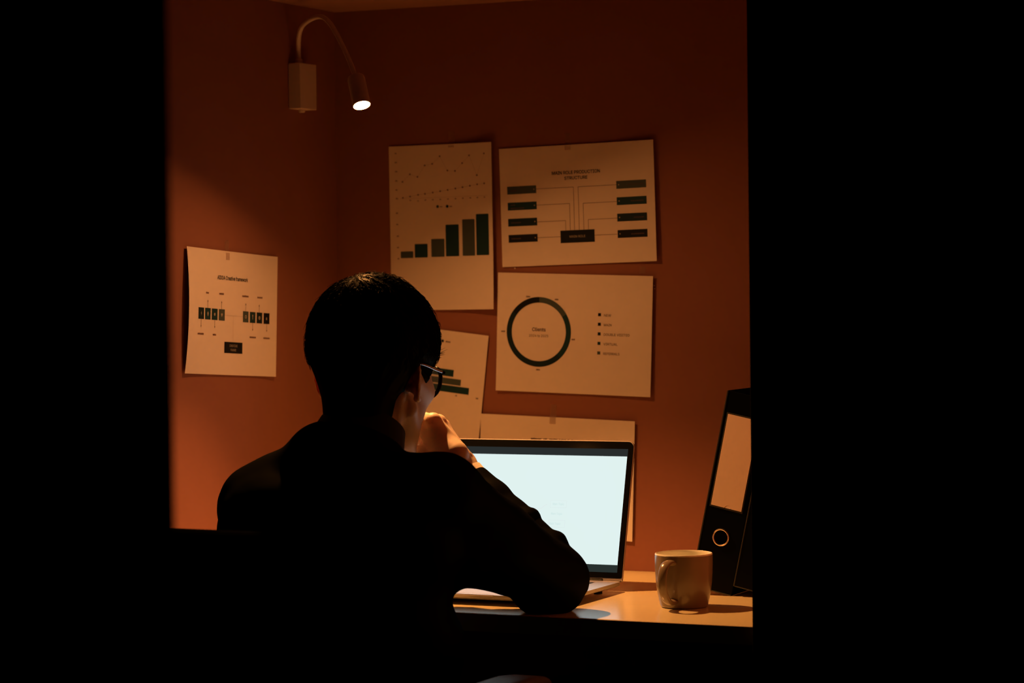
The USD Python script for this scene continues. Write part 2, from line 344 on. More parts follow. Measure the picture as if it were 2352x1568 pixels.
# organisation chart sheet
s = Sheet('chart_sheet', 'landscape paper headed MAIN ROLE PRODUCTION STRUCTURE, taped upper right on back wall', (.4803, 1.3912), .0229, 297, 210, 'back',
          lambda u, v: .001 + .0045 * np.clip((u - .55) / .45, 0, 1) ** 2 + .0012 * v ** 2)
s.text('heading', 'MAIN ROLE PRODUCTION', 101.5, 51.2, 5.6, M['ink_black'], 92, bold=True); s.text('heading', 'STRUCTURE', 125.2, 60.9, 5.4, M['ink_black'], 44.2, bold=True)
for k, y in enumerate([68.0, 96.4, 125.0, 153.6]):
    m_ = M[['ink_grey', 'ink_teal', 'ink_dark', 'ink_black'][k]]
    for a, b in ((13.8, 70.3), (224.0, 281.0)):
        s.ink('role_box', R(a, y, b, y + 13.7), m_)
    s.ink('box_icon', Point(66.0, y + 6.6).buffer(1.1), M['ink_light'], .00045); s.ink('box_icon', Point(228.6, y + 6.6).buffer(1.1), M['ink_light'], .00045)
for a, b, y in [(20.6, 33, 75.2), (19.7, 28.6, 100.7), (19.5, 46, 106.7), (19.9, 39.4, 132.2), (19.4, 37.9, 160.5), (245.7, 276, 74.7), (250.8, 275, 103.5), (255.9, 274.6, 132.3), (250.1, 274.6, 161)]:
    s.ink('box_text', dash(a, b, y, 2.2), M['ink_text'], .00045)
s.ink('role_box', R(114.6, 150, 179.9, 172), M['ink_black'])
s.text('box_text', 'MAIN ROLE', 147.2, 163, 3.8, M['ink_light'], 30, 'mid', off=.00045)
for pts in [[(70.4, 74.4), (142, 74.4), (142, 149.9)], [(70.4, 103), (133.8, 103), (133.8, 149.9)], [(70.4, 132.6), (125.2, 132.6), (125.2, 149.9)], [(70.4, 160.5), (114.6, 160.5)],
            [(223.9, 74.4), (151, 74.4), (151, 149.9)], [(223.9, 103.7), (159.8, 103.7), (159.8, 149.9)], [(223.9, 132.6), (168.6, 132.6), (168.6, 149.9)], [(223.9, 160.5), (179.9, 160.5)]]:
    s.ink('connector', line(pts, .75), M['ink_line'])
s.tape(128, -21, 139, 9)

# ring chart sheet
s = Sheet('chart_sheet', 'landscape paper with dark ring chart reading Clients and a five-row legend', (.4709, 1.1636), -.0332, 297, 210, 'back',
          lambda u, v: .0012 + .0028 * np.clip((u - .5) / .5, 0, 1) ** 2 + .0010 * np.clip((v - .5) * 2, 0, 1) ** 2 + .002 * np.clip((.25 - u) * 4, 0, 1))
cx_, cy_ = 80.9, 103.4
for a0, a1, m_ in [(0, 58, 'ink_grey'), (58, 137, 'ink_teal'), (137, 226, 'ink_dark'), (226, 305, 'ink_dark'), (305, 360, 'ink_black')]:
    t = np.radians(np.linspace(a0, a1, 24)); o = np.c_[cx_ + 62.0 * np.sin(t), cy_ - 61.8 * np.cos(t)]; i = np.c_[cx_ + 52.2 * np.sin(t), cy_ - 51.8 * np.cos(t)]
    s.ink('ring_segment', [Polygon(np.vstack([o[k:k + 2], i[k:k + 2][::-1]])) for k in range(23)], M[m_])
s.text('ring_text', 'Clients', 81, 102.0, 6.0, M['ink_text'], 26, 'mid', True); s.text('ring_text', '2024 to 2025', 80.8, 112.2, 4.2, M['ink_text'], 37, 'mid')
for a, b in [(59, 41.4), (114.4, 45.2), (12.2, 104.2), (148, 114.5), (81.2, 170.1)]:
    s.ink('percent_mark', dash(a - 3.6, a + 3.8, b, 2.8), M['ink_text'])
for (v, txt, w_), m_ in zip([(69.6, 'NEW', 13.4), (86.4, 'MAIN', 14.6), (103.2, 'DOUBLE VISITED', 49.2), (119.9, 'VIRTUAL', 26.6), (136.7, 'REFERRALS', 30.8)], ['ink_black', 'ink_black', 'ink_dark', 'ink_teal', 'ink_grey']):
    s.ink('legend_square', R(194.2, v - 2.7, 199.8, v + 2.7), M[m_]); s.text('legend_text', txt, 205.7, v + 3.0, 4.2, M['ink_text'], w_)
s.tape(270, -16, 281, -4)

# tilted bar sheet, half behind the head
s = Sheet('chart_sheet', 'tilted portrait paper with sideways bars, partly behind the head and the laptop', (.1840, 1.0255), -.1174, 210, 297, 'back',
          lambda u, v: .0008 + .004 * np.clip((v - .3) / .7, 0, 1) ** 2 + .002 * u ** 3)
for a, b0, b1, m_ in [(147.2, 69.3, 81.7, 'ink_teal'), (163.3, 84.9, 96.0, 'ink_grey'), (181, 97.8, 110, 'ink_teal')]:
    s.ink('bar', R(58, b0, a, b1), M[m_])
s.ink('legend_dot', Point(119.1, 19.7).buffer(2.7), M['ink_dark']); s.ink('legend_text', dash(125.4, 135.6, 20, 3), M['ink_text'])
s.ink('axis_numbers', dash(155, 158, 114.3, 2.6) + dash(196.6, 201.4, 114.1, 2.8), M['ink_text'])

# lowest sheet, behind the laptop
s = Sheet('chart_sheet', 'lowest landscape paper on back wall, mostly hidden behind the laptop screen', (.4336, .9116), -.035, 297, 210, 'back',
          lambda u, v: .0016 + .0015 * np.clip((u - .6) / .4, 0, 1) ** 2 + .002 * np.clip((.2 - u) * 5, 0, 1))
s.ink('heading', [q for (a, b) in ((98.5, 119), (122.5, 130), (134, 150), (153, 166), (169, 174), (177, 192)) for q in dash(a, b, 41.2, 6.4)], M['ink_text'])
s.tape(134, -22, 146, 12)

# sheet on the left wall
s = Sheet('chart_sheet', 'paper with eight small icon boxes taped alone on the left wall', (-.3839, 1.2084), -.056, 297, 210, 'left',
          lambda u, v:  .001 + .0085 * np.clip((.38 - u) / .38, 0, 1) ** 2 * (1 - .75 * np.abs(2 * v - 1) ** 2) + .003 * np.clip((u - .8) / .2, 0, 1) ** 2)
o = 7.7
s.text('heading', 'AIDDA Creative framework', 100.0 + o - 6.5, 49.0, 6.4, M['ink_black'], 99.8, bold=True)
for k, b in enumerate([(29, 99.1, 49.1, 118.2), (53, 99, 72.3, 118.2), (76.2, 99.2, 95.7, 118.2), (99.7, 99.3, 119, 118.3), (178.9, 99.6, 197.5, 118.4), (202, 99.8, 220.7, 118.6), (224.9, 99.8, 243.5, 118.6), (248.1, 99.9, 266.8, 118.8)]):
    s.ink('icon_box', R(b[0] + o, b[1], b[2] + o, b[3]), M[['ink_dark', 'ink_teal', 'ink_teal', 'ink_grey', 'ink_grey', 'ink_teal', 'ink_dark', 'ink_black'][k]])
    cu, cv = (b[0] + b[2]) / 2 + o, (b[1] + b[3]) / 2
    ic = [Polygon([(cu + 1, cv - 4.4), (cu - 2, cv + .4), (cu - .2, cv + .4), (cu - 1, cv + 4.4), (cu + 2, cv - .6), (cu + .2, cv - .6)]), Polygon([(cu - 2.4, cv - 1), (cu, cv - 4), (cu + 2.4, cv - 1), (cu + .8, cv + 4), (cu - .8, cv + 4)]),
          Point(cu, cv).buffer(2.5), Polygon([(cu, cv + 3.6), (cu - 3, cv - .8), (cu - 1.6, cv - 3), (cu, cv - 2), (cu + 1.6, cv - 3), (cu + 3, cv - .8)]),
          Point(cu, cv).buffer(3).difference(Point(cu, cv).buffer(1.6)), R(cu - .8, cv - 4, cu + .8, cv + 3.5).union(Point(cu, cv - 3).buffer(1.7)), Point(cu, cv).buffer(3).difference(Point(cu, cv).buffer(1.2)), Polygon([(cu - 1.6, cv + 2.6), (cu - 1.6, cv - .6), (cu, cv - 2.8), (cu + 1.6, cv - .6), (cu + 1.6, cv + 2.6)])][k]
    s.ink('box_icon', ic, M['ink_light'], .00045)
for (a, b), up_ in [((62, 98.9), 1), ((108.4, 99.2), 1), ((39.2, 118.3), -1), ((86.6, 118.3), -1), ((187.7, 99.4), 1), ((233.2, 99.7), 1), ((211.8, 118.7), -1), ((258.5, 118.9), -1)]:
    e = b - 13.4 * up_
    s.ink('arrow', [line([(a + o, b), (a + o, e + 2 * up_)], .8), Polygon([(a + o - 1.5, e + 2.8 * up_), (a + o + 1.5, e + 2.8 * up_), (a + o, e - .6 * up_)])], M['ink_text'])
for a, b, hw in [(60.4, 73.4, 5), (107.6, 73.2, 7.5), (38.4, 142.8, 11), (86.1, 142.9, 5.5), (186.1, 73.8, 10.5), (234.8, 73.8, 8.5), (212.7, 143.4, 10.5), (258.3, 143.5, 10)]:
    s.ink('icon_label', dash(a - hw + o, a + hw + o, b, 3.2), M['ink_dot'])
s.ink('connector', [line([(119 + o, 109), (178.9 + o, 109)], .4), line([(147.2 + o, 109), (147.2 + o, 154)], .4)], M['ink_faint'])
s.ink('frame_box', R(119.1 + o, 153.9, 178.4 + o, 172.8), M['ink_black'])
s.text('box_text', 'CREATIVE', 148.8 + o, 162.1, 4.0, M['ink_light'], 26, 'mid', off=.00045); s.text('box_text', 'FRAME', 148.6 + o, 169.3, 4.0, M['ink_light'], 18, 'mid', off=.00045)
s.tape(127.5, -19, 139.5, 15)

# ------------------------------------------------------------------ laptop
LX0, LX1, HY, LZ = .3280, .6775, -.2920, .7668
lp = thing('laptop', 'open silver laptop with bright white screen standing on the desk', 'laptop', ((LX0 + LX1) / 2, HY - .12, DZ))
base = hull([p for (x, sx) in ((LX0, 1), (LX1, -1)) for (y, sy) in ((HY - .241, 1), (HY, -1)) for p in
             [(x + sx * (.010 * (1 - math.cos(a))), y + sy * (.010 * (1 - math.sin(a))), LZ) for a in np.linspace(0, np.pi / 2, 6)] +
             [(x + sx * (.010 * (1 - math.cos(a))), y + sy * (.010 * (1 - math.sin(a))), LZ - .0055) for a in np.linspace(0, np.pi / 2, 6)] +
             [(x + sx * .007, y + sy * .007, LZ - .0085), (x + sx * .060, y + sy * .060, DZ + .0022)]])
kw = cbox((LX0 + .036, HY - .128, LZ - .0014), (LX1 - .036, HY - .022, LZ + .01), .001, 1)
def boolean(a, b, op='-'):
    f = lambda m: m3.Manifold(m3.Mesh(np.asarray(m.vertices, np.float32), np.asarray(m.faces, np.uint32)))
    r = (f(a) - f(b)) if op == '-' else (f(a) + f(b)); r = r.to_mesh()
    return trimesh.Trimesh(r.vert_properties[:, :3], r.tri_verts, process=False)
notch = cbox((.440, HY - .2425, LZ - .0012), (.560, HY - .2385, LZ + .004), .0005, 1)
part(lp, 'base', boolean(boolean(base, kw), notch), M['alu'], 25)
for x in (LX0 + .03, LX1 - .03):
    for y in (HY - .215, HY - .028):
        part(lp, 'rubber_foot', lathe([(0, 0), (.007, 0), (.007, .0024), (0, .0024)], (x, y, DZ + .0001), (0, 0, 1), 20), M['black_plastic'])
kx, ky = (LX1 - LX0 - .076) / 14, .0168
for r_ in range(6):
    n_ = 14 if r_ < 5 else 0
    for c_ in range(n_):
        x, y = LX0 + .038 + c_ * kx, HY - .0235 - (r_ + 1) * ky
        part(lp, 'key', cbox((x + .0008, y + .0008, LZ - .0012), (x + kx - .0008, y + ky - .0012, LZ - .0002), .0004, 1), M['keycap'], False)
y = HY - .0235 - 6 * ky
for a, b in ((0, 3.9), (4, 9), (9.1, 14)):
    part(lp, 'key', cbox((LX0 + .038 + a * kx + .0008, y + .0008, LZ - .0012), (LX0 + .038 + b * kx - .0008, y + ky - .0012, LZ - .0002), .0004, 1), M['keycap'], False)
part(lp, 'trackpad', cbox((.436, HY - .226, LZ - .0003), (.570, HY - .140, LZ + .0002), .0001, 1), M['alu'], False)
TILT = math.radians(15.0); LID_H, LID_W = .2338, LX1 - LX0
eu = A(0, math.sin(TILT), math.cos(TILT)); en = A(0, -math.cos(TILT), math.sin(TILT)); lo_ = A(LX0, HY + .0022, LZ - .0008)
def lid(x, y, o=0.):
    """A point of the lid: x from its left side, y up from the hinge, o out of the screen."""
    return lo_ + A(1, 0, 0) * x + eu * y + en * o
def rounded(w_, h_, r_, inset=0., n=8):
    pts = []
    for cx, cy, a0 in ((w_ - r_, h_ - r_, 0), (r_, h_ - r_, 90), (r_, .003, 180), (w_ - r_, .003, 270)):
        rr = r_ if cy > .1 else .003
        cx2 = cx if cy > .1 else (w_ - .003 if cx > .1 else .003)
        pts += [(cx2 + (rr - inset) * math.cos(math.radians(a)), cy + (rr - inset) * math.sin(math.radians(a))) for a in np.linspace(a0, a0 + 90, n)]
    return pts
shell = [lid(x, y, o) for (ins, o) in ((.0010, 0.), (0, -.0010), (0, -.0034), (.0016, -.0050)) for x, y in rounded(LID_W, LID_H, .011, ins)]
part(lp, 'lid', hull(shell), M['alu'], 25)
def lid_plate(name, x0, y0, x1, y1, o0, o1, m, r_=0, **k):
    if r_: pts = [lid(x + x0, y + y0, o) for o in (o0, o1) for x, y in rounded(x1 - x0, y1 - y0, r_)]
    else: pts = [lid(x, y, o) for o in (o0, o1) for x in (x0, x1) for y in (y0, y1)]
    return part(lp, name, hull(pts), m, False, **k)
lid_plate('bezel', .0012, .0052, LID_W - .0012, LID_H - .0014, .0001, .0004, M['bezel'], .010)
SX0, SX1 = .0108, LID_W - .0108
lid_plate('screen', SX0, .0270, SX1, LID_H - .0262, .00045, .0006, M['screen'], label='bright white screen area')
lid_plate('screen_bar', SX0 - .0006, LID_H - .0261, SX1 + .0006, LID_H - .0137, .00045, .0006, M['screen_bar'], label='dark grey bar at the top of the screen')
lid_plate('screen_bar', SX0 - .0006, .0145, SX1 + .0006, .0269, .00045, .0006, M['screen_dock'], label='dark grey strip at the bottom of the screen')
part(lp, 'hinge', tube([lid(.035, .0000, -.0030), lid(LID_W - .035, .0000, -.0030)], .0052, 16), M['bezel'], True)
def screen_text(txt, x, y, cap, m, width):
    t = meshkit.text_mesh(txt, cap, .00003); t.vertices[:, 0] -= t.bounds[0, 0]; sx = width / t.bounds[1, 0]
    v = t.vertices; part(lp, 'screen_text', trimesh.Trimesh(np.array([lid(x + a * sx, y + b, .00062 + c) for a, b, c in v]), t.faces, process=False), m, False)
mx = .2235
for y_, m_ in ((.1235, 'screen_text'), (.1072, 'screen_text'), (.0905, 'screen_text')):
    screen_text('Main Topic', mx - .0105 - (.1235 - y_) * .10, y_, .0036, M[m_], .0205)
for y_ in (.1252, .0922):
    fr = sbox(mx - .015, y_ - .0062, mx + .0145, y_ + .0062).difference(sbox(mx - .0146, y_ - .0058, mx + .0141, y_ + .0058))
    e = trimesh.creation.extrude_polygon(fr, .00003, engine='earcut')
    part(lp, 'topic_frame', trimesh.Trimesh(np.array([lid(a, b, .00062 + c) for a, b, c in e.vertices]), e.faces, process=False), M['screen_line'], False)
part(lp, 'topic_line', tube([lid(mx - .045, .117, .0007), lid(mx - .031, .117, .0007), lid(mx - .026, .1215, .0007), lid(mx - .0205, .1245, .0007)], .00022, 5), M['screen_pink'], False)

# ------------------------------------------------------------------ mug
MC = A(.8439, -.4405, DZ + .0003)
mg = thing('mug', 'cream stoneware mug with its handle towards the viewer, on the right of the desk', 'mug', MC)
outer = [(0, 0), (.0335, 0), (.0358, .0010), (.0372, .0035), (.0392, .0115), (.0416, .0235), (.0434, .0375), (.0444, .0520), (.0448, .0660), (.0449, .0780), (.0447, .0812), (.0437, .0822), (.0426, .0812), (.0424, .0800), (.0422, .0660), (.0415, .0450), (.0398, .0248), (.0363, .0086), (.030, .0050), (0, .0045)]
inner = [(.0447, .0813), (.0447, .0822), (.0440, .0834), (.0431, .0836), (.0424, .0828), (.0421, .0800), (.0419, .0660), (.0412, .0450), (.0395, .0250), (.0360, .0090), (.030, .0055), (0, .0050), (0, .0047), (.030, .0052), (.0362, .0088), (.0397, .0249), (.0414, .0450), (.0421, .0660), (.0423, .0800), (.0426, .0813), (.0437, .0823), (.0447, .0813)]
part(mg, 'body', lathe(outer, MC, n=96), M['mug_glaze'], 40)
part(mg, 'inside', lathe(inner, MC, n=96), M['mug'], 40, 'cream inside and rim')
hd = A(-.087, -.996, 0); hs = A(.996, -.087, 0)
hp = spline([(.0415, .0705), (.0530, .0735), (.0655, .0690), (.0735, .0560), (.0745, .0420), (.0705, .0280), (.0610, .0170), (.0500, .0115), (.0395, .0120)], 44)
part(mg, 'handle', tube([MC + hd * a + A(0, 0, b) for a, b in hp], np.interp(np.linspace(0, 1, 44), [0, .12, .5, .88, 1], [.0085, .0070, .0066, .0072, .0090]), 24, flat=(1.08, .52), up=hs), M['mug_glaze'], True)

# ------------------------------------------------------------------ lever arch binders
def make_binder(label, x, y, lean, wd, dp=.283, ht=.3215, card=True):
    """x: foot of the leaning spine's left edge; the spine faces the room."""
    c, k = math.cos(lean), math.sin(lean)
    zf = DZ + .0004 + wd * k
    ex, ez = A(c, 0, -k), A(k, 0, c)
    o = A(x, y, zf)
    P = lambda a, b, q: o + ex * a + ez * b + A(0, 1, 0) * q      # a across the spine, b up it, q into the depth
    t = thing('lever_arch_binder', label, 'binder', (x + wd / 2, y + dp / 2, DZ), 'black lever arch binders leaning on the right wall')
    def slab(a0, b0, q0, a1, b1, q1, r=.0008):
        m = cbox((a0, b0, q0), (a1, b1, q1), r); return trimesh.Trimesh(np.array([P(a, b, q) for a, b, q in m.vertices]), m.faces[:, ::-1] if np.linalg.det([ex, ez, A(0, 1, 0)]) < 0 else m.faces, process=False)
    th = .0028
    hole_c = (wd * .5, .088); hr = .0125
    sp_ = slab(0, 0, 0, wd, ht, th)
    x1, x2, x3 = frame_of((0, 1, 0))
    cyl = lathe([(0, -.01), (hr, -.01), (hr, .01), (0, .01)], P(hole_c[0], hole_c[1], 0), (0, 1, 0), 40)
    cyl.fix_normals(); sp_.fix_normals()
    part(t, 'spine', boolean(sp_, cyl), M['binder'], 20)
    part(t, 'cover', slab(0, 0, th + .0002, th, ht, dp), M['binder']); part(t, 'cover', slab(wd - th, 0, th + .0002, wd, ht, dp), M['binder'])
    part(t, 'edge_strip', slab(-.0004, 0, -.0006, .0016, ht, .0010, .0003), M['binder_edge']); part(t, 'edge_strip', slab(.0018, -.0005, -.0006, wd - .001, .0012, .0010, .0003), M['binder_edge'])
    part(t, 'hole_liner', slab(th + .001, .060, .016, wd - th - .001, .118, .018), M['hole'])
    part(t, 'finger_ring', lathe([(hr - .0008, -.0016), (hr + .0002, -.0022), (hr + .0016, -.0016), (hr + .0020, -.0002), (hr - .0002, -.0002), (hr - .0010, .0034), (hr - .0016, .0034), (hr - .0008, -.0016)], P(hole_c[0], hole_c[1], 0), (0, 1, 0), 56), M['brass'], 40, 'round metal finger ring in the spine')
    pages = slab(th + .006, .010, .030, wd - th - .006, ht - .014, dp - .012); part(t, 'paper_block', pages, M['label'], False)
    if card:
        a0, a1, b0, b1 = .0085, wd - .0095, .1360, .2850
        fr = slab(a0 - .0022, b0 - .0026, -.0009, a1 + .0022, b1 + .0022, -.0001, .0003); part(t, 'label_pocket', fr, M['binder_edge'])
        sh = sbox(a0, b0, a1, b1).difference(Point((a0 + a1) / 2 + .003, b0 - .0008).buffer(.0058))
        e = trimesh.creation.extrude_polygon(sh, .0003, engine='earcut'); part(t, 'label_card', trimesh.Trimesh(np.array([P(a, b, -.0010 - q) for a, b, q in e.vertices]), e.faces, process=False), M['label'], False, 'blank cream label card')
        e = trimesh.creation.extrude_polygon(Point((a0 + a1) / 2 + .003, b0 + .0006).buffer(.0050).intersection(sbox(a0, b0, a1, b1)), .0001, engine='earcut'); part(t, 'thumb_notch', trimesh.Trimesh(np.array([P(a, b, -.0010 - q) for a, b, q in e.vertices]), e.faces, process=False), M['paper'], False)
    return t
LEAN = math.radians(11.9)
make_binder('black binder with cream label card and metal ring on its spine, behind the mug', .7965, -.2885, LEAN, .0705)
make_binder('black binder at the right wall, only its lower spine corner showing', .8712, -.2935, math.radians(12.2), .0790, card=True)

# ------------------------------------------------------------------ office chair
CX, CY = .43, -.80
ch = thing('office_chair', 'dark office chair with wide backrest and grey arm pads under the seated person', 'chair', (CX, CY, 0))
def pad(lo, hi, r, bend=None):
    m = cbox(lo, hi, r, 3); m = m.subdivide().subdivide()
    if bend: m.vertices = bend(m.vertices)
    return m
part(ch, 'seat', pad((CX - .245, CY - .22, .405), (CX + .245, CY + .24, .467), .022), M['chair_fabric'], 40)
BY = -1.062
part(ch, 'backrest', pad((CX - .245, BY - .022, .545), (CX + .245, BY + .022, .9115), .018, lambda v: np.c_[v[:, 0], v[:, 1] + .35 * (v[:, 0] - CX) ** 2 - .06 * (.912 - v[:, 2]) * (v[:, 2] - .545) * 4, v[:, 2]]), M['chair_fabric'], 40)
part(ch, 'back_support', tube(spline([(CX, CY - .12, .385), (CX, CY - .25, .40), (CX, BY - .058, .47), (CX, BY - .056, .66)], 16), .018, 12), M['black_plastic'], True)
for sx in (-1, 1):
    ax = CX + sx * .296
    part(ch, 'arm_post', tube(spline([(CX + sx * .20, CY - .02, .395), (CX + sx * .278, CY - .02, .405), (ax, CY - .03, .45), (ax, CY - .035, .655)], 16), .013, 12), M['black_plastic'], True)
    part(ch, 'arm_pad', pad((ax - .038, CY - .160, .653), (ax + .038, CY + .050, .6880), .016, lambda v: np.c_[v[:, 0], v[:, 1], v[:, 2] - 1.2 * np.clip(v[:, 1] - (CY - .03), 0, 1) ** 2]), M['arm_pad'], 40, 'grey padded armrest')
part(ch, 'mechanism', cbox((CX - .09, CY - .10, .372), (CX + .09, CY + .09, .4045), .006), M['black_plastic'])
part(ch, 'gas_column', lathe([(0, 0), (.026, 0), (.026, .15), (.018, .155), (.018, .29), (0, .29)], (CX, CY, .083), n=24), M['steel'])
for k in range(5):
    a = math.radians(18 + 72 * k); e = A(CX + .29 * math.cos(a), CY + .29 * math.sin(a), .078)
    part(ch, 'base_arm', tube([(CX, CY, .100), (CX + .15 * math.cos(a), CY + .15 * math.sin(a), .090), e], [.024, .020, .013], 12), M['black_plastic'], True)
    c_ = part(ch, 'castor', lathe([(0, -.009), (.022, -.009), (.025, -.006), (.025, .006), (.022, .009), (0, .009)], (e[0], e[1], .0256), (-math.sin(a), math.cos(a), 0), 24), M['black_plastic'])
    part(ch, 'castor_stem', lathe([(0, 0), (.006, 0), (.006, .03), (0, .03)], (e[0], e[1], .0485), n=12), M['steel'])

# ------------------------------------------------------------------ the person
class Field:
    """A signed distance on a grid, built from smoothly blended shapes and meshed by surface nets."""
    def __init__(s, lo, hi, h):
        s.lo, s.h = np.array(lo, float), h; s.n = np.ceil((np.array(hi) - s.lo) / h).astype(int) + 1
        s.ax = [s.lo[i] + h * np.arange(s.n[i]) for i in range(3)]; s.D = np.full(s.n, .2, np.float32)
    def _do(s, lo, hi, fn, k, cut):
        m = k + 4 * s.h; sl = []
        for i in range(3):
            a = int(np.clip(np.floor((lo[i] - m - s.lo[i]) / s.h), 0, s.n[i])); b = int(np.clip(np.ceil((hi[i] + m - s.lo[i]) / s.h) + 1, 0, s.n[i]))
            if b <= a: return
            sl.append(slice(a, b))
        X, Y, Z = np.meshgrid(*[s.ax[i][sl[i]] for i in range(3)], indexing='ij', sparse=False)
        d = fn(np.stack([X, Y, Z], -1)).astype(np.float32); D = s.D[tuple(sl)]
        if cut: d, D = -d, D; t = np.clip(.5 + .5 * (d - D) / max(k, 1e-6), 0, 1); s.D[tuple(sl)] = D + (d - D) * t + k * t * (1 - t)
        else: t = np.clip(.5 + .5 * (D - d) / max(k, 1e-6), 0, 1); s.D[tuple(sl)] = D + (d - D) * t - k * t * (1 - t)
    def capsule(s, a, b, ra, rb=None, k=.01, cut=False):
        a, b = np.array(a, float), np.array(b, float); rb = ra if rb is None else rb; L = b - a; q = max(L @ L, 1e-12)
        def fn(P):
            t = np.clip(((P - a) @ L) / q, 0, 1); return np.linalg.norm(P - a - t[..., None] * L, axis=-1) - (ra + (rb - ra) * t)
        r = max(ra, rb); s._do(np.minimum(a, b) - r, np.maximum(a, b) + r, fn, k, cut); return s
    def chain(s, pts, rs, k=.01):
        for i in range(len(pts) - 1): s.capsule(pts[i], pts[i + 1], rs[i], rs[i + 1], k)
        return s
    def ell(s, c, r, B=None, k=.01, cut=False):
        c, r = np.array(c, float), np.array(r, float); B = np.eye(3) if B is None else np.array(B, float)   # rows of B: the ellipsoid's axes
        def fn(P):
            q = (P - c) @ B.T; k0 = np.linalg.norm(q / r, axis=-1); k1 = np.linalg.norm(q / r ** 2, axis=-1)
            return np.where(k1 > 1e-9, k0 * (k0 - 1) / np.maximum(k1, 1e-9), -r.min())
        s._do(c - r.max(), c + r.max(), fn, k, cut); return s
    def ball(s, c, r, k=.01, cut=False): return s.ell(c, (r, r, r), None, k, cut)
    def curve(s, pts, r, k=.003, cut=False):
        pts = np.array(pts); rr = np.broadcast_to(r, (len(pts),))
        for i in range(len(pts) - 1): s.capsule(pts[i], pts[i + 1], rr[i], rr[i + 1], k, cut)
        return s
    def mesh(s):
        D = s.D.copy()
        for i in range(3):
            ix = [slice(None)] * 3; ix[i] = 0; D[tuple(ix)] = np.maximum(D[tuple(ix)], 1e-4); ix[i] = -1; D[tuple(ix)] = np.maximum(D[tuple(ix)], 1e-4)
        I = D < 0; c = np.zeros(np.array(D.shape) - 1, int)
        for o in np.ndindex(2, 2, 2): c += I[o[0]:I.shape[0] - 1 + o[0], o[1]:I.shape[1] - 1 + o[1], o[2]:I.shape[2] - 1 + o[2]]
        cells = np.argwhere((c > 0) & (c < 8)); ids = np.full(c.shape, -1); ids[tuple(cells.T)] = np.arange(len(cells))
        V, N = np.zeros((len(cells), 3)), np.zeros(len(cells))
        corners = np.array(list(np.ndindex(2, 2, 2)))
        for a in range(8):
            for ax in range(3):
                if corners[a][ax]: continue
                p, q = cells + corners[a], cells + corners[a]; q = q.copy(); q[:, ax] += 1
                dp, dq = D[tuple(p.T)], D[tuple(q.T)]; x = (dp < 0) != (dq < 0)
                t = np.where(x, dp / np.where(x, dp - dq, 1), 0); P = p + 0.; P[:, ax] += t
                V += np.where(x[:, None], P, 0); N += x
        V = V / N[:, None] * s.h + s.lo; F = []
        for ax in range(3):
            a, b = (ax + 1) % 3, (ax + 2) % 3
            n = I.shape; sl0 = [slice(0, n[i]) for i in range(3)]; sl0[ax] = slice(0, n[ax] - 1); sl1 = list(sl0); sl1[ax] = slice(1, n[ax])
            x0, x1 = I[tuple(sl0)], I[tuple(sl1)]; E = np.argwhere(x0 != x1); E = E[(E[:, a] > 0) & (E[:, b] > 0) & (E[:, a] < n[a] - 1) & (E[:, b] < n[b] - 1)]
            flip = ~x0[tuple(E.T)]
            def cid(da, db):
                q = E.copy(); q[:, a] -= da; q[:, b] -= db; return ids[tuple(q.T)]
            Q = np.stack([cid(1, 1), cid(0, 1), cid(0, 0), cid(1, 0)], 1); Q[flip] = Q[flip][:, ::-1]; F.append(Q)
        F = np.vstack(F); F = np.vstack([F[:, [0, 1, 2]], F[:, [0, 2, 3]]])
        return trimesh.Trimesh(V, F, process=False)

def smoothed(m, n=6):
    v0 = np.array(m.vertices); trimesh.smoothing.filter_taubin(m, .5, .52, n); v1 = np.array(m.vertices)
    far = np.linalg.norm(v1 - v0, axis=1) > 2.5 * np.median(m.edges_unique_length); v1[far] = v0[far]; m.vertices = v1; return m

# the head's own axes: midpoint between the ears, right, forward, up
HEAD_C = A(.43164, -.68303, 1.10581)
HY_, HP_ = math.radians(-3.0), math.radians(12.0)
h_f = A(-math.sin(HY_) * math.cos(HP_), math.cos(HY_) * math.cos(HP_), -math.sin(HP_)); h_r = A(math.cos(HY_), math.sin(HY_), 0); h_u = np.cross(h_r, h_f)
HB = np.stack([h_r, h_f, h_u])
H = lambda *p: HEAD_C + np.array(p, float) @ HB                 # head coordinates to world
Hinv = lambda p: (np.array(p, float) - HEAD_C) @ HB.T
to_world = lambda m: trimesh.Trimesh(np.asarray(m.vertices) @ HB + HEAD_C, m.faces, process=False)

# joints, in metres
L_SH, R_SH = A(.2757, -.7715, .9293), A(.5960, -.7760, .9489)
NECK0 = A(.4290, -.7720, .9650)
L_EL, L_WR = A(.270, -.725, .812), A(.352, -.548, .797)
R_EL, R_WR = A(.6759, -.5659, .8010), A(.5140, -.5430, .9635)

hd_f = Field((-.112, -.125, -.175), (.112, .150, .160), .0019)
hd_f.ell((0, .010, .052), (.0745, .0945, .082), k=.01)
hd_f.ell((0, .050, -.012), (.0620, .0600, .0880), k=.03)
hd_f.ell((0, -.030, .000), (.060, .055, .060), k=.03)
for sx in (-1, 1):
    hd_f.capsule((sx * .057, .012, -.040), (sx * .020, .088, -.092), .0165, .0150, .022)          # jaw
    hd_f.capsule((sx * .062, .020, .004), (sx * .046, .082, -.002), .0110, .0140, .018)          # cheekbone
    hd_f.capsule((sx * .012, .103, .040), (sx * .044, .088, .042), .0100, .0095, .014)           # brow
    hd_f.ball((sx * .033, .112, .022), .0145, .010, cut=True)                                     # eye socket
hd_f.ball((0, .096, -.096), .0150, .020)                                                         # chin
hd_f.chain([(0, .104, .028), (0, .120, .004), (0, .127, -.010)], [.0065, .0085, .0105], .010)      # nose
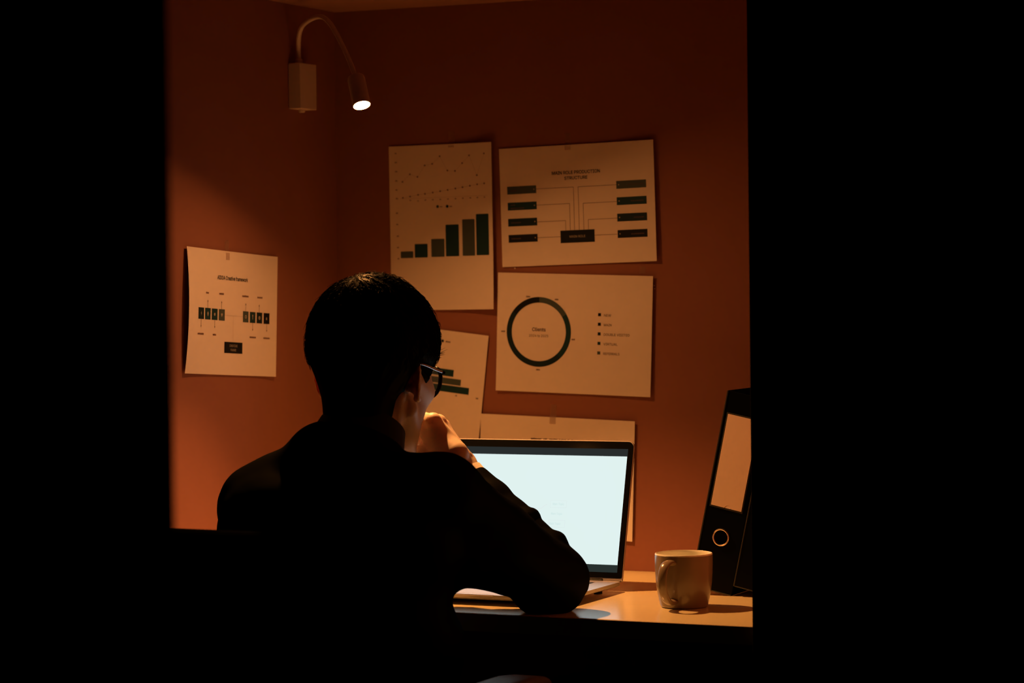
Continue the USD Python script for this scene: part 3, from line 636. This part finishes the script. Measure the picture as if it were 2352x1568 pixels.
for sx in (-1, 1): hd_f.ball((sx * .0115, .116, -.014), .0080, .006); hd_f.ball((sx * .006, .122, -.0205), .0032, .003, cut=True)
hd_f.ell((0, .108, -.042), (.021, .0075, .0050), k=.006); hd_f.ell((0, .107, -.052), (.018, .0080, .0058), k=.006)
hd_f.ell((0, .1165, -.0470), (.020, .0045, .0013), k=.002, cut=True)
for sx in (-1, 1):                                                                              # ears
    eo = A(sx * .53, -.845, 0); eo /= np.linalg.norm(eo); ew = A(0, -.16, .987); en_ = np.cross(eo, ew); en_ /= np.linalg.norm(en_); en_ *= np.sign(en_[0] * sx)
    root = A(sx * .0735, .006, .001); c0 = root + eo * .0140
    E = lambda a, b, q=0.: c0 + eo * a + ew * b + en_ * q
    hd_f.ell(c0, (.0155, .0255, .0026), np.stack([eo, ew, en_]), .004)
    t = np.radians(np.linspace(-150, 175, 30)); rim = [E(.0160 * math.cos(a) * (1 if math.sin(a) > -.2 else .86), .0268 * math.sin(a), .0022) for a in t]
    hd_f.curve(rim, .0026, .0022)
    hd_f.curve([E(.0095 * math.cos(a), .0185 * math.sin(a) - .001, .0030) for a in np.radians(np.linspace(-70, 95, 12))], .0024, .003)
    hd_f.ell(E(-.003, -.003, .0055), (.0070, .0110, .0050), np.stack([eo, ew, en_]), .003, cut=True)
    hd_f.ball(E(-.0105, -.0040, .0035), .0042, .004); hd_f.ball(E(-.0030, -.0262, .001), .0052, .006)
    hd_f.capsule(root + A(0, -.006, .014), E(-.002, .012), .0075, .004, .008); hd_f.capsule(root + A(0, -.006, -.010), E(-.002, -.010), .0075, .004, .008)
nk = Hinv(NECK0)
hd_f.capsule((0, -.020, -.030), nk, .0545, .0600, .020)
for sx in (-1, 1):
    notch_ = Hinv((.437 + sx * .012, -.690, .955)); hd_f.capsule((sx * .058, -.018, -.026), notch_, .0105, .0090, .010)
hd_f.capsule((0, .040, -.070), Hinv((.437, -.700, .965)), .028, .030, .03)
head_mesh = to_world(smoothed(hd_f.mesh(), 3))

# right hand at the mouth: wrist, four fingers, thumb (joints in metres)
hand_r = Field((.34, -.68, .86), (.63, -.46, 1.10), .0016)
FINGERS_R = [
    [(0.4787, -0.5741, 1.0403), (0.4406, -0.5585, 1.0486), (0.4174, -0.5419, 1.0392), (0.4099, -0.5381, 1.0252)],
    [(0.4771, -0.5528, 1.0364), (0.4380, -0.5356, 1.0426), (0.4185, -0.5307, 1.0290), (0.4153, -0.5325, 1.0153)],
    [(0.4766, -0.5367, 1.0287), (0.4396, -0.5208, 1.0308), (0.4214, -0.5185, 1.0181), (0.4224, -0.5239, 1.0053)],
    [(0.4770, -0.5225, 1.0170), (0.4452, -0.5108, 1.0152), (0.4339, -0.5130, 1.0069), (0.4342, -0.5186, 0.9969)]]
for pts, r0 in zip(FINGERS_R, (.0100, .0103, .0097, .0086)):
    hand_r.capsule(R_WR + A(-.004, 0, .004), pts[0], .0175, r0 * 1.18, .010)
    hand_r.chain(pts, [r0 * 1.10, r0 * .98, r0 * .84, r0 * .76], .0035)
    hand_r.ball(np.array(pts[0]) + A(.001, -.001, .0015), r0 * 1.02, .008)
hand_r.chain([R_WR + A(-.006, -.010, .002), (.4866, -.5669, .9845), (.4576, -.5679, .9895), (.4336, -.5619, .9955)], [.0155, .0138, .0105, .0088], .008)
hand_r.capsule(R_WR, R_WR + (R_EL - R_WR) * .55, .0235, .0300, .012)
hand_r.capsule(R_WR + A(.004, -.010, -.004), R_WR + A(-.004, .012, .010), .0190, .0180, .012)
hand_r.capsule((.5122, -.5679, .9895), (.4661, -.5609, 1.0230), .0225, .0170, .012)   # the heel and ball of the hand
for pts in FINGERS_R[:3]: hand_r.capsule(R_WR + A(.006, 0, .022), np.array(pts[0]) + A(.004, 0, .004), .0050, .0046, .008)    # tendons
hand_mesh = smoothed(hand_r.mesh(), 2)

# left hand flat on the laptop's palm rest
hand_l = Field((.30, -.60, .74), (.47, -.38, .85), .0022)
tipz = .7780
for i, (dx, r0) in enumerate(((.000, .0084), (.018, .0094), (.036, .0098), (.054, .0095))):
    kn = A(.372 + dx * .75, -.478 - .010 * abs(i - 1.6), .800); p1 = kn + A(.008, .034, .004); p2 = p1 + A(.004, .022, -.010); p3 = p2 + A(.001, .012, -.018)
    hand_l.capsule(L_WR, kn, .0165, r0 * 1.15, .010); hand_l.chain([kn, p1, p2, p3], [r0 * 1.1, r0 * .98, r0 * .85, r0 * .76], .002)
hand_l.chain([L_WR + A(.012, -.008, -.002), (.408, -.520, .790), (.431, -.492, .784), (.440, -.470, .7775)], [.0150, .0135, .0105, .0090], .008)
hand_l.capsule(L_WR, L_WR + (L_EL - L_WR) * .5, .0225, .0290, .012)
hand_l_mesh = smoothed(hand_l.mesh(), 2)

# trunk, arms and legs under the clothes
bd = Field((.10, -1.0, .02), (.80, -.28, 1.06), .0055)
bd.capsule(NECK0 + A(0, .02, .045), NECK0 + A(0, -.012, -.06), .050, .065, .03)
bd.capsule((.345, -.795, .885), (.525, -.795, .885), .080, .080, .03); bd.capsule((.37, -.80, .70), (.50, -.80, .70), .082, .082, .06); bd.capsule((.355, -.81, .565), (.505, -.81, .565), .080, .080, .06)
bd.capsule((.40, -.785, .945), L_SH + A(.004, -.004, -.006), .042, .040, .03); bd.capsule((.46, -.785, .950), R_SH + A(-.004, -.004, -.006), .042, .040, .03)
for sh_, el, wr in ((L_SH, L_EL, L_WR), (R_SH, R_EL, R_WR)): bd.chain([sh_ + A(0, -.004, -.004), el + A(0, 0, .006), wr], [.038, .032, .0215], .012)
for sx in (-1, 1):
    hp_, kn, an = A(CX + sx * .085, -.81, .548), A(CX + sx * .105, -.385, .545), A(CX + sx * .11, -.40, .105)
    bd.chain([hp_, kn, an], [.066, .047, .033], .02); bd.capsule(an + A(0, -.02, -.045), an + A(0, .12, -.065), .026, .018, .02)
body_low = bd.mesh()
def join(ms):
    try:
        r = None
        for m in ms:
            q = m3.Manifold(m3.Mesh(np.asarray(m.vertices, np.float32), np.asarray(m.faces, np.uint32)))
            if q.is_empty(): raise ValueError('not manifold')
            r = q if r is None else r + q
        r = r.to_mesh(); return trimesh.Trimesh(r.vert_properties[:, :3], r.tri_verts, process=False)
    except Exception as e:
        return cat(*ms)
person = thing('person', 'person in black jacket and glasses seated with back turned, chin on right hand', 'person', (CX, CY, 0))
part(person, 'body', join([body_low, head_mesh, hand_mesh, hand_l_mesh]), M['skin'], True)
for sx in (-1, 1):
    e = part(person, 'eye', lathe([(.0118 * math.sin(a), -.0118 * math.cos(a)) for a in np.linspace(0, np.pi, 16)], H(sx * .032, .0905, .022), h_f, 24), M['eye'], True)
    part(e, 'iris', lathe([(0, .0123), (.0050, .0115), (.0056, .0104), (0, .0100)], H(sx * .032, .0905, .022), h_f - .15 * h_u, 20), M['iris'], True)

# jacket
jk = Field((.10, -1.02, .50), (.80, -.46, 1.06), .0042)
jk.capsule((.342, -.790, .880), (.522, -.790, .880), .1090, .1060, .04)
jk.capsule((.360, -.800, .700), (.522, -.795, .715), .1060, .1060, .05)
jk.capsule((.350, -.815, .570), (.522, -.810, .570), .1060, .1060, .05)
jk.capsule(A(.385, -.772, .9830), L_SH + A(-.002, 0, .002), .0480, .0510, .03)
jk.capsule(A(.500, -.790, .9560), R_SH, .0520, .0540, .03)
jk.capsule(NECK0 + A(-.026, -.010, .030), NECK0 + A(.034, .000, .018), .056, .058, .03)
jk.chain([L_SH + A(-.004, 0, -.010), L_SH * .5 + L_EL * .5 + A(-.004, -.01, .0), L_EL, L_WR - (L_WR - L_EL) * .16], [.0520, .0500, .0490, .0330], .018)
jk.chain([R_SH, R_SH * .5 + R_EL * .5 + A(-.004, 0, -.006), R_EL], [.0540, .0560, .0560], .020)
jk.capsule(R_SH * .72 + R_EL * .28 + A(-.015, -.01, -.055), R_SH * .35 + R_EL * .65 + A(-.012, -.005, -.022), .050, .046, .03)
jk.ball((.6582, -.5856, .7865), .0345, .025)
F0, F1 = R_WR + (R_EL - R_WR) * .135, R_EL                         # forearm sleeve with folds that pile up towards the elbow
nseg = [0, .20, .40, .47, .575, .70, .85, 1.0]; rad = [.0300, .0365, .0405, .0430, .0455, .0490, .0525, .0555]
for i in range(7):
    a, b = F0 + (F1 - F0) * nseg[i], F0 + (F1 - F0) * nseg[i + 1]
    jk.capsule(a, b, rad[i], rad[i + 1], .006)
def fold(t, r, tilt, wid, k=.0035):
    """A soft roll of cloth round the forearm."""
    c = F0 + (F1 - F0) * t; x, y, z = frame_of(F1 - F0); pts = []
    for a in np.linspace(0, 2 * np.pi, 22): pts.append(c + r * (x * math.cos(a) + y * math.sin(a)) + z * tilt * math.sin(a + .6))
    jk.curve(pts, wid, k)
fold(.455, .0365, .010, .0105); fold(.575, .0385, -.012, .0125); fold(.71, .0430, .014, .0100, .008); fold(.86, .0460, -.012, .0105, .010)
jm = jk.mesh()
v = np.asarray(jm.vertices); n = jm.vertex_normals
am = np.exp(-((v[:, 2] - .80) / .18) ** 2)[:, None]
jm.vertices = v + n * (.0035 * (meshkit.fbm(v * A(9, 9, 22), 3, 4)[:, None] - .5) * 2 * (.35 + am))
open_ = Hinv(v)
smoothed(jm, 3)
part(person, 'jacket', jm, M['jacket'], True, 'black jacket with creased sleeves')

# shirt cuff and collar
x, y, z = frame_of(R_EL - R_WR)
cu0 = R_WR + (R_EL - R_WR) * .045
def band(c0, c1, r0, r1, th=.0016, n=40):
    x, y, z = frame_of(c1 - c0); L = np.linalg.norm(c1 - c0)
    return lathe([(r0, 0), (r0 + th, 0), (r1 + th, L), (r1, L), (r0, 0)], c0, z, n)
part(person, 'shirt_cuff', band(cu0, R_WR + (R_EL - R_WR) * .24, .0262, .0275), M['cuff'], True, 'pale shirt cuff showing at the right wrist')
part(person, 'shirt_cuff', band(L_WR + (L_EL - L_WR) * .03, L_WR + (L_EL - L_WR) * .22, .0250, .0265), M['cuff'], True)
cc, c_ax = A(.4340, -.7150, 1.0435), A(.02, .53, .85); c_ax /= np.linalg.norm(c_ax)
c_rt = A(1, 0, 0) - c_ax * c_ax[0]; c_rt /= np.linalg.norm(c_rt); c_bk = np.cross(c_rt, c_ax); c_bk *= -np.sign(c_bk[1])
th_ = np.radians(np.linspace(-32, 212, 72)); rows = []
for rr_, hh_ in ((.0605, -.034), (.0608, -.012), (.0618, -.0010), (.0628, .0002), (.0640, -.0010), (.0672, -.0120), (.0745, -.0370), (.0737, -.0380), (.0664, -.0130), (.0632, -.0030), (.0620, -.034)):
    ring = []
    for a in th_:
        fr_ = max(0., -math.sin(a)); out_ = hh_ < -.005 and rr_ > .0625
        ring.append(cc + c_rt * math.cos(a) * rr_ + c_bk * math.sin(a) * rr_ + c_ax * hh_ * (1 + (1.3 * fr_ if out_ else 0)))
    rows.append(ring)
rows = np.array(rows); nr, nc = rows.shape[:2]; idx = np.arange(nr * nc).reshape(nr, nc)
q = np.stack([idx[:, :-1], idx[:, 1:], np.roll(idx, -1, 0)[:, 1:], np.roll(idx, -1, 0)[:, :-1]], -1).reshape(-1, 4)
caps = [np.stack([np.full(nr - 2, idx[0, e]), idx[1:-1, e], idx[2:, e]], 1)[:, ::(1 if e == 0 else -1)] for e in (0, nc - 1)]
cm = trimesh.Trimesh(rows.reshape(-1, 3), np.vstack([trimesh.geometry.triangulate_quads(q), *caps]), process=False); cm.fix_normals()
part(person, 'shirt_collar', cm, M['shirt'], 50, 'olive shirt collar folded over at the neck')

# trousers and shoes
tr = Field((.12, -1.0, .05), (.74, -.27, .72), .006)
tr.capsule((.365, -.812, .562), (.495, -.812, .562), .0925, .0925, .03)
for sx in (-1, 1):
    hp_, kn, an = A(CX + sx * .085, -.81, .550), A(CX + sx * .105, -.385, .548), A(CX + sx * .11, -.40, .115)
    tr.chain([hp_, kn, an], [.080, .060, .052], .03)
part(person, 'trousers', tr.mesh(), M['trousers'], True)
for sx in (-1, 1):
    an = A(CX + sx * .11, -.40, 0); sf = Field(an + A(-.07, -.12, -.01), an + A(.07, .20, .14), .004)
    sf.capsule(an + A(0, -.035, .045), an + A(0, .11, .034), .043, .033, .02); sf.capsule(an + A(0, -.015, .07), an + A(0, -.01, .10), .044, .042, .02)
    sf._do(an + A(-.2, -.2, -.06), an + A(.2, .3, .004), lambda P: P[..., 2] - .004, .002, True)
    part(person, 'shoe', sf.mesh(), M['shoe'], True)

# hair: a cap shaped by noise, and loose strands on it
hf = Field((-.135, -.150, -.125), (.135, .150, .190), .0026)
hf.ell((0, -.010, .060), (.0975, .1130, .1050), k=.01)
hf.ell((0, -.032, -.004), (.0500, .0520, .0830), k=.03)
hf.capsule((-.035, .070, .088), (.030, .072, .086), .026, .024, .03)
hf.ell((0, .150, -.018), (.098, .085, .095), k=.012, cut=True)                     # the face
for sx in (-1, 1): hf.ell((sx * .100, .006, -.018), (.040, .036, .058), k=.010, cut=True); hf.capsule((sx * .067, .032, .048), (sx * .068, .034, .032), .0080, .005, .008)
hf.capsule((0, -.034, -.010), A(0, -.020, -.030) * .60 + nk * .40 + A(.006, -.0085, 0), .0550, .0520, .02)
for sx in (-1, 1): hf.capsule((sx * .088, .002, .030), (sx * .085, .110, .028), .0150, .0190, .004, cut=True)
hm = hf.mesh(); v = np.asarray(hm.vertices); n = np.asarray(hm.vertex_normals)
crown = A(-.01, -.065, .150)
g = v - crown; ang = np.arctan2(g[:, 0], g[:, 1]); dist = np.linalg.norm(g, axis=1)
clump = meshkit.fbm(np.stack([ang * 7, dist * 22, 0 * ang], 1), 3, 2) - .5
hm.vertices = v + n * (.0055 * clump)[:, None] * (v[:, 2] > -.03)[:, None]
hair_local = smoothed(hm, 1)
hr_ = part(person, 'hair', to_world(hair_local), M['hair'], True, 'short black hair')
pts, fi = trimesh.sample.sample_surface(hair_local, 9000, seed=5)
nn = hair_local.face_normals[fi]; keep = (pts[:, 2] > .02) & (nn @ A(0, .9, -.45) < .75) & ((pts[:, 2] > .045) | (pts[:, 1] < -.01)); pts, nn = pts[keep], nn[keep]
flow = pts - crown; flow -= nn * (flow * nn).sum(1)[:, None]; flow /= np.linalg.norm(flow, axis=1)[:, None] + 1e-6
flow += .32 * rng.normal(size=flow.shape) * A(1, 1, 1); flow -= nn * (flow * nn).sum(1)[:, None]; flow /= np.linalg.norm(flow, axis=1)[:, None] + 1e-6
ln = rng.uniform(.012, .026, len(pts)); lift = rng.uniform(.0001, .0011, len(pts)) * (1 + 2.0 * (rng.random(len(pts)) > .95))
S = [pts - nn * .0015, pts + flow * (ln * .35)[:, None] + nn * (lift * 1.2)[:, None], pts + flow * (ln * .7)[:, None] + nn * (lift * 1.0)[:, None] - nn * (ln ** 2 * 2.2)[:, None], pts + flow * ln[:, None] + nn * lift[:, None] - nn * (ln ** 2 * 4.4)[:, None]]
S = np.stack(S, 1) @ HB + HEAD_C - person.loc
bc = UsdGeom.BasisCurves.Define(stage, hr_.path + '/hair_strands')
bc.CreateTypeAttr('linear'); bc.CreateCurveVertexCountsAttr(Vt.IntArray.FromNumpy(np.full(len(S), 4, np.int32))); bc.CreatePointsAttr(Vt.Vec3fArray.FromNumpy(S.reshape(-1, 3).astype(np.float32)))
wd_ = np.tile([.0007, .0007, .0005, .0002], len(S)).astype(np.float32); bc.CreateWidthsAttr(Vt.FloatArray.FromNumpy(wd_)); bc.SetWidthsInterpolation('vertex')
UsdShade.MaterialBindingAPI.Apply(bc.GetPrim()).Bind(M['hair']); keys(bc.GetPrim(), kind='stuff')

# ------------------------------------------------------------------ eyeglasses on the face
gl = thing('eyeglasses', 'black-rimmed eyeglasses worn by the seated person', 'glasses', H(0, .10, .02))
def lens_shape(sx, s_=1.0, n=40):
    out = []
    for a in np.linspace(0, 2 * np.pi, n, endpoint=False):
        ca, sa = math.cos(a), math.sin(a); e = 2.5
        rx, rz = .0258 * s_, .0232 * s_
        x_ = rx * np.sign(ca) * abs(ca) ** (2 / e); z_ = rz * np.sign(sa) * abs(sa) ** (2 / e)
        if z_ < 0: x_ *= 1 - .14 * (z_ / rz) ** 2
        xx = sx * .0345 + x_; out.append(H(xx, .1130 - 3.2 * xx * xx, .0175 + z_ + (.0030 if sx * x_ > 0 and z_ > 0 else 0) * (sx * x_ / rx)))
    return np.array(out)
for sx in (-1, 1):
    part(gl, 'rim', tube(lens_shape(sx), .0026, 10, True, flat=(1.1, 1.25), up=h_f), M['frame'], True)
    o_ = lens_shape(sx, .97); c_ = o_.mean(0); k = len(o_)
    v = np.vstack([o_ + h_f * .0006, o_ - h_f * .0006, c_ + h_f * .0009, c_ - h_f * .0003]); i = np.arange(k); j = (i + 1) % k
    f = np.vstack([np.stack([i, j, np.full(k, 2 * k)], 1), np.stack([j + k, i + k, np.full(k, 2 * k + 1)], 1), np.stack([i, i + k, j + k], 1), np.stack([i, j + k, j], 1)])
    lm = trimesh.Trimesh(v, f, process=False); lm.fix_normals(); part(gl, 'lens', lm, M['lens'], 40)
    part(gl, 'hinge', cbox((-.0028, -.0035, -.0024), (.0028, .0035, .0024), .0006).apply_transform(np.vstack([np.c_[HB.T, H(sx * .0655, .0975, .0320)], [0, 0, 0, 1]])), M['frame'])
    tp = spline([H(sx * .0670, .0965, .0325), H(sx * .0715, .055, .0315), H(sx * .0765, .014, .0305), H(sx * .0775, -.004, .0270), H(sx * .0745, -.020, .0130), H(sx * .0715, -.028, -.0060)], 30)
    part(gl, 'temple', tube(tp, .0012, 8, flat=(.7, 1.5), up=h_r), M['temple'], True, 'thin metal temple arm')
    part(gl, 'nose_pad', lathe([(0, 0), (.0022, .0004), (.0028, .0014), (0, .0022)], H(sx * .0105, .1085, .008), A(*(h_r * sx * .7 - h_f * .6)), 12), M['lens'])
part(gl, 'bridge', tube(spline([H(-.0100, .1125, .0235), H(0, .1150, .0265), H(.0100, .1125, .0235)], 12), .0016, 8), M['frame'], True)
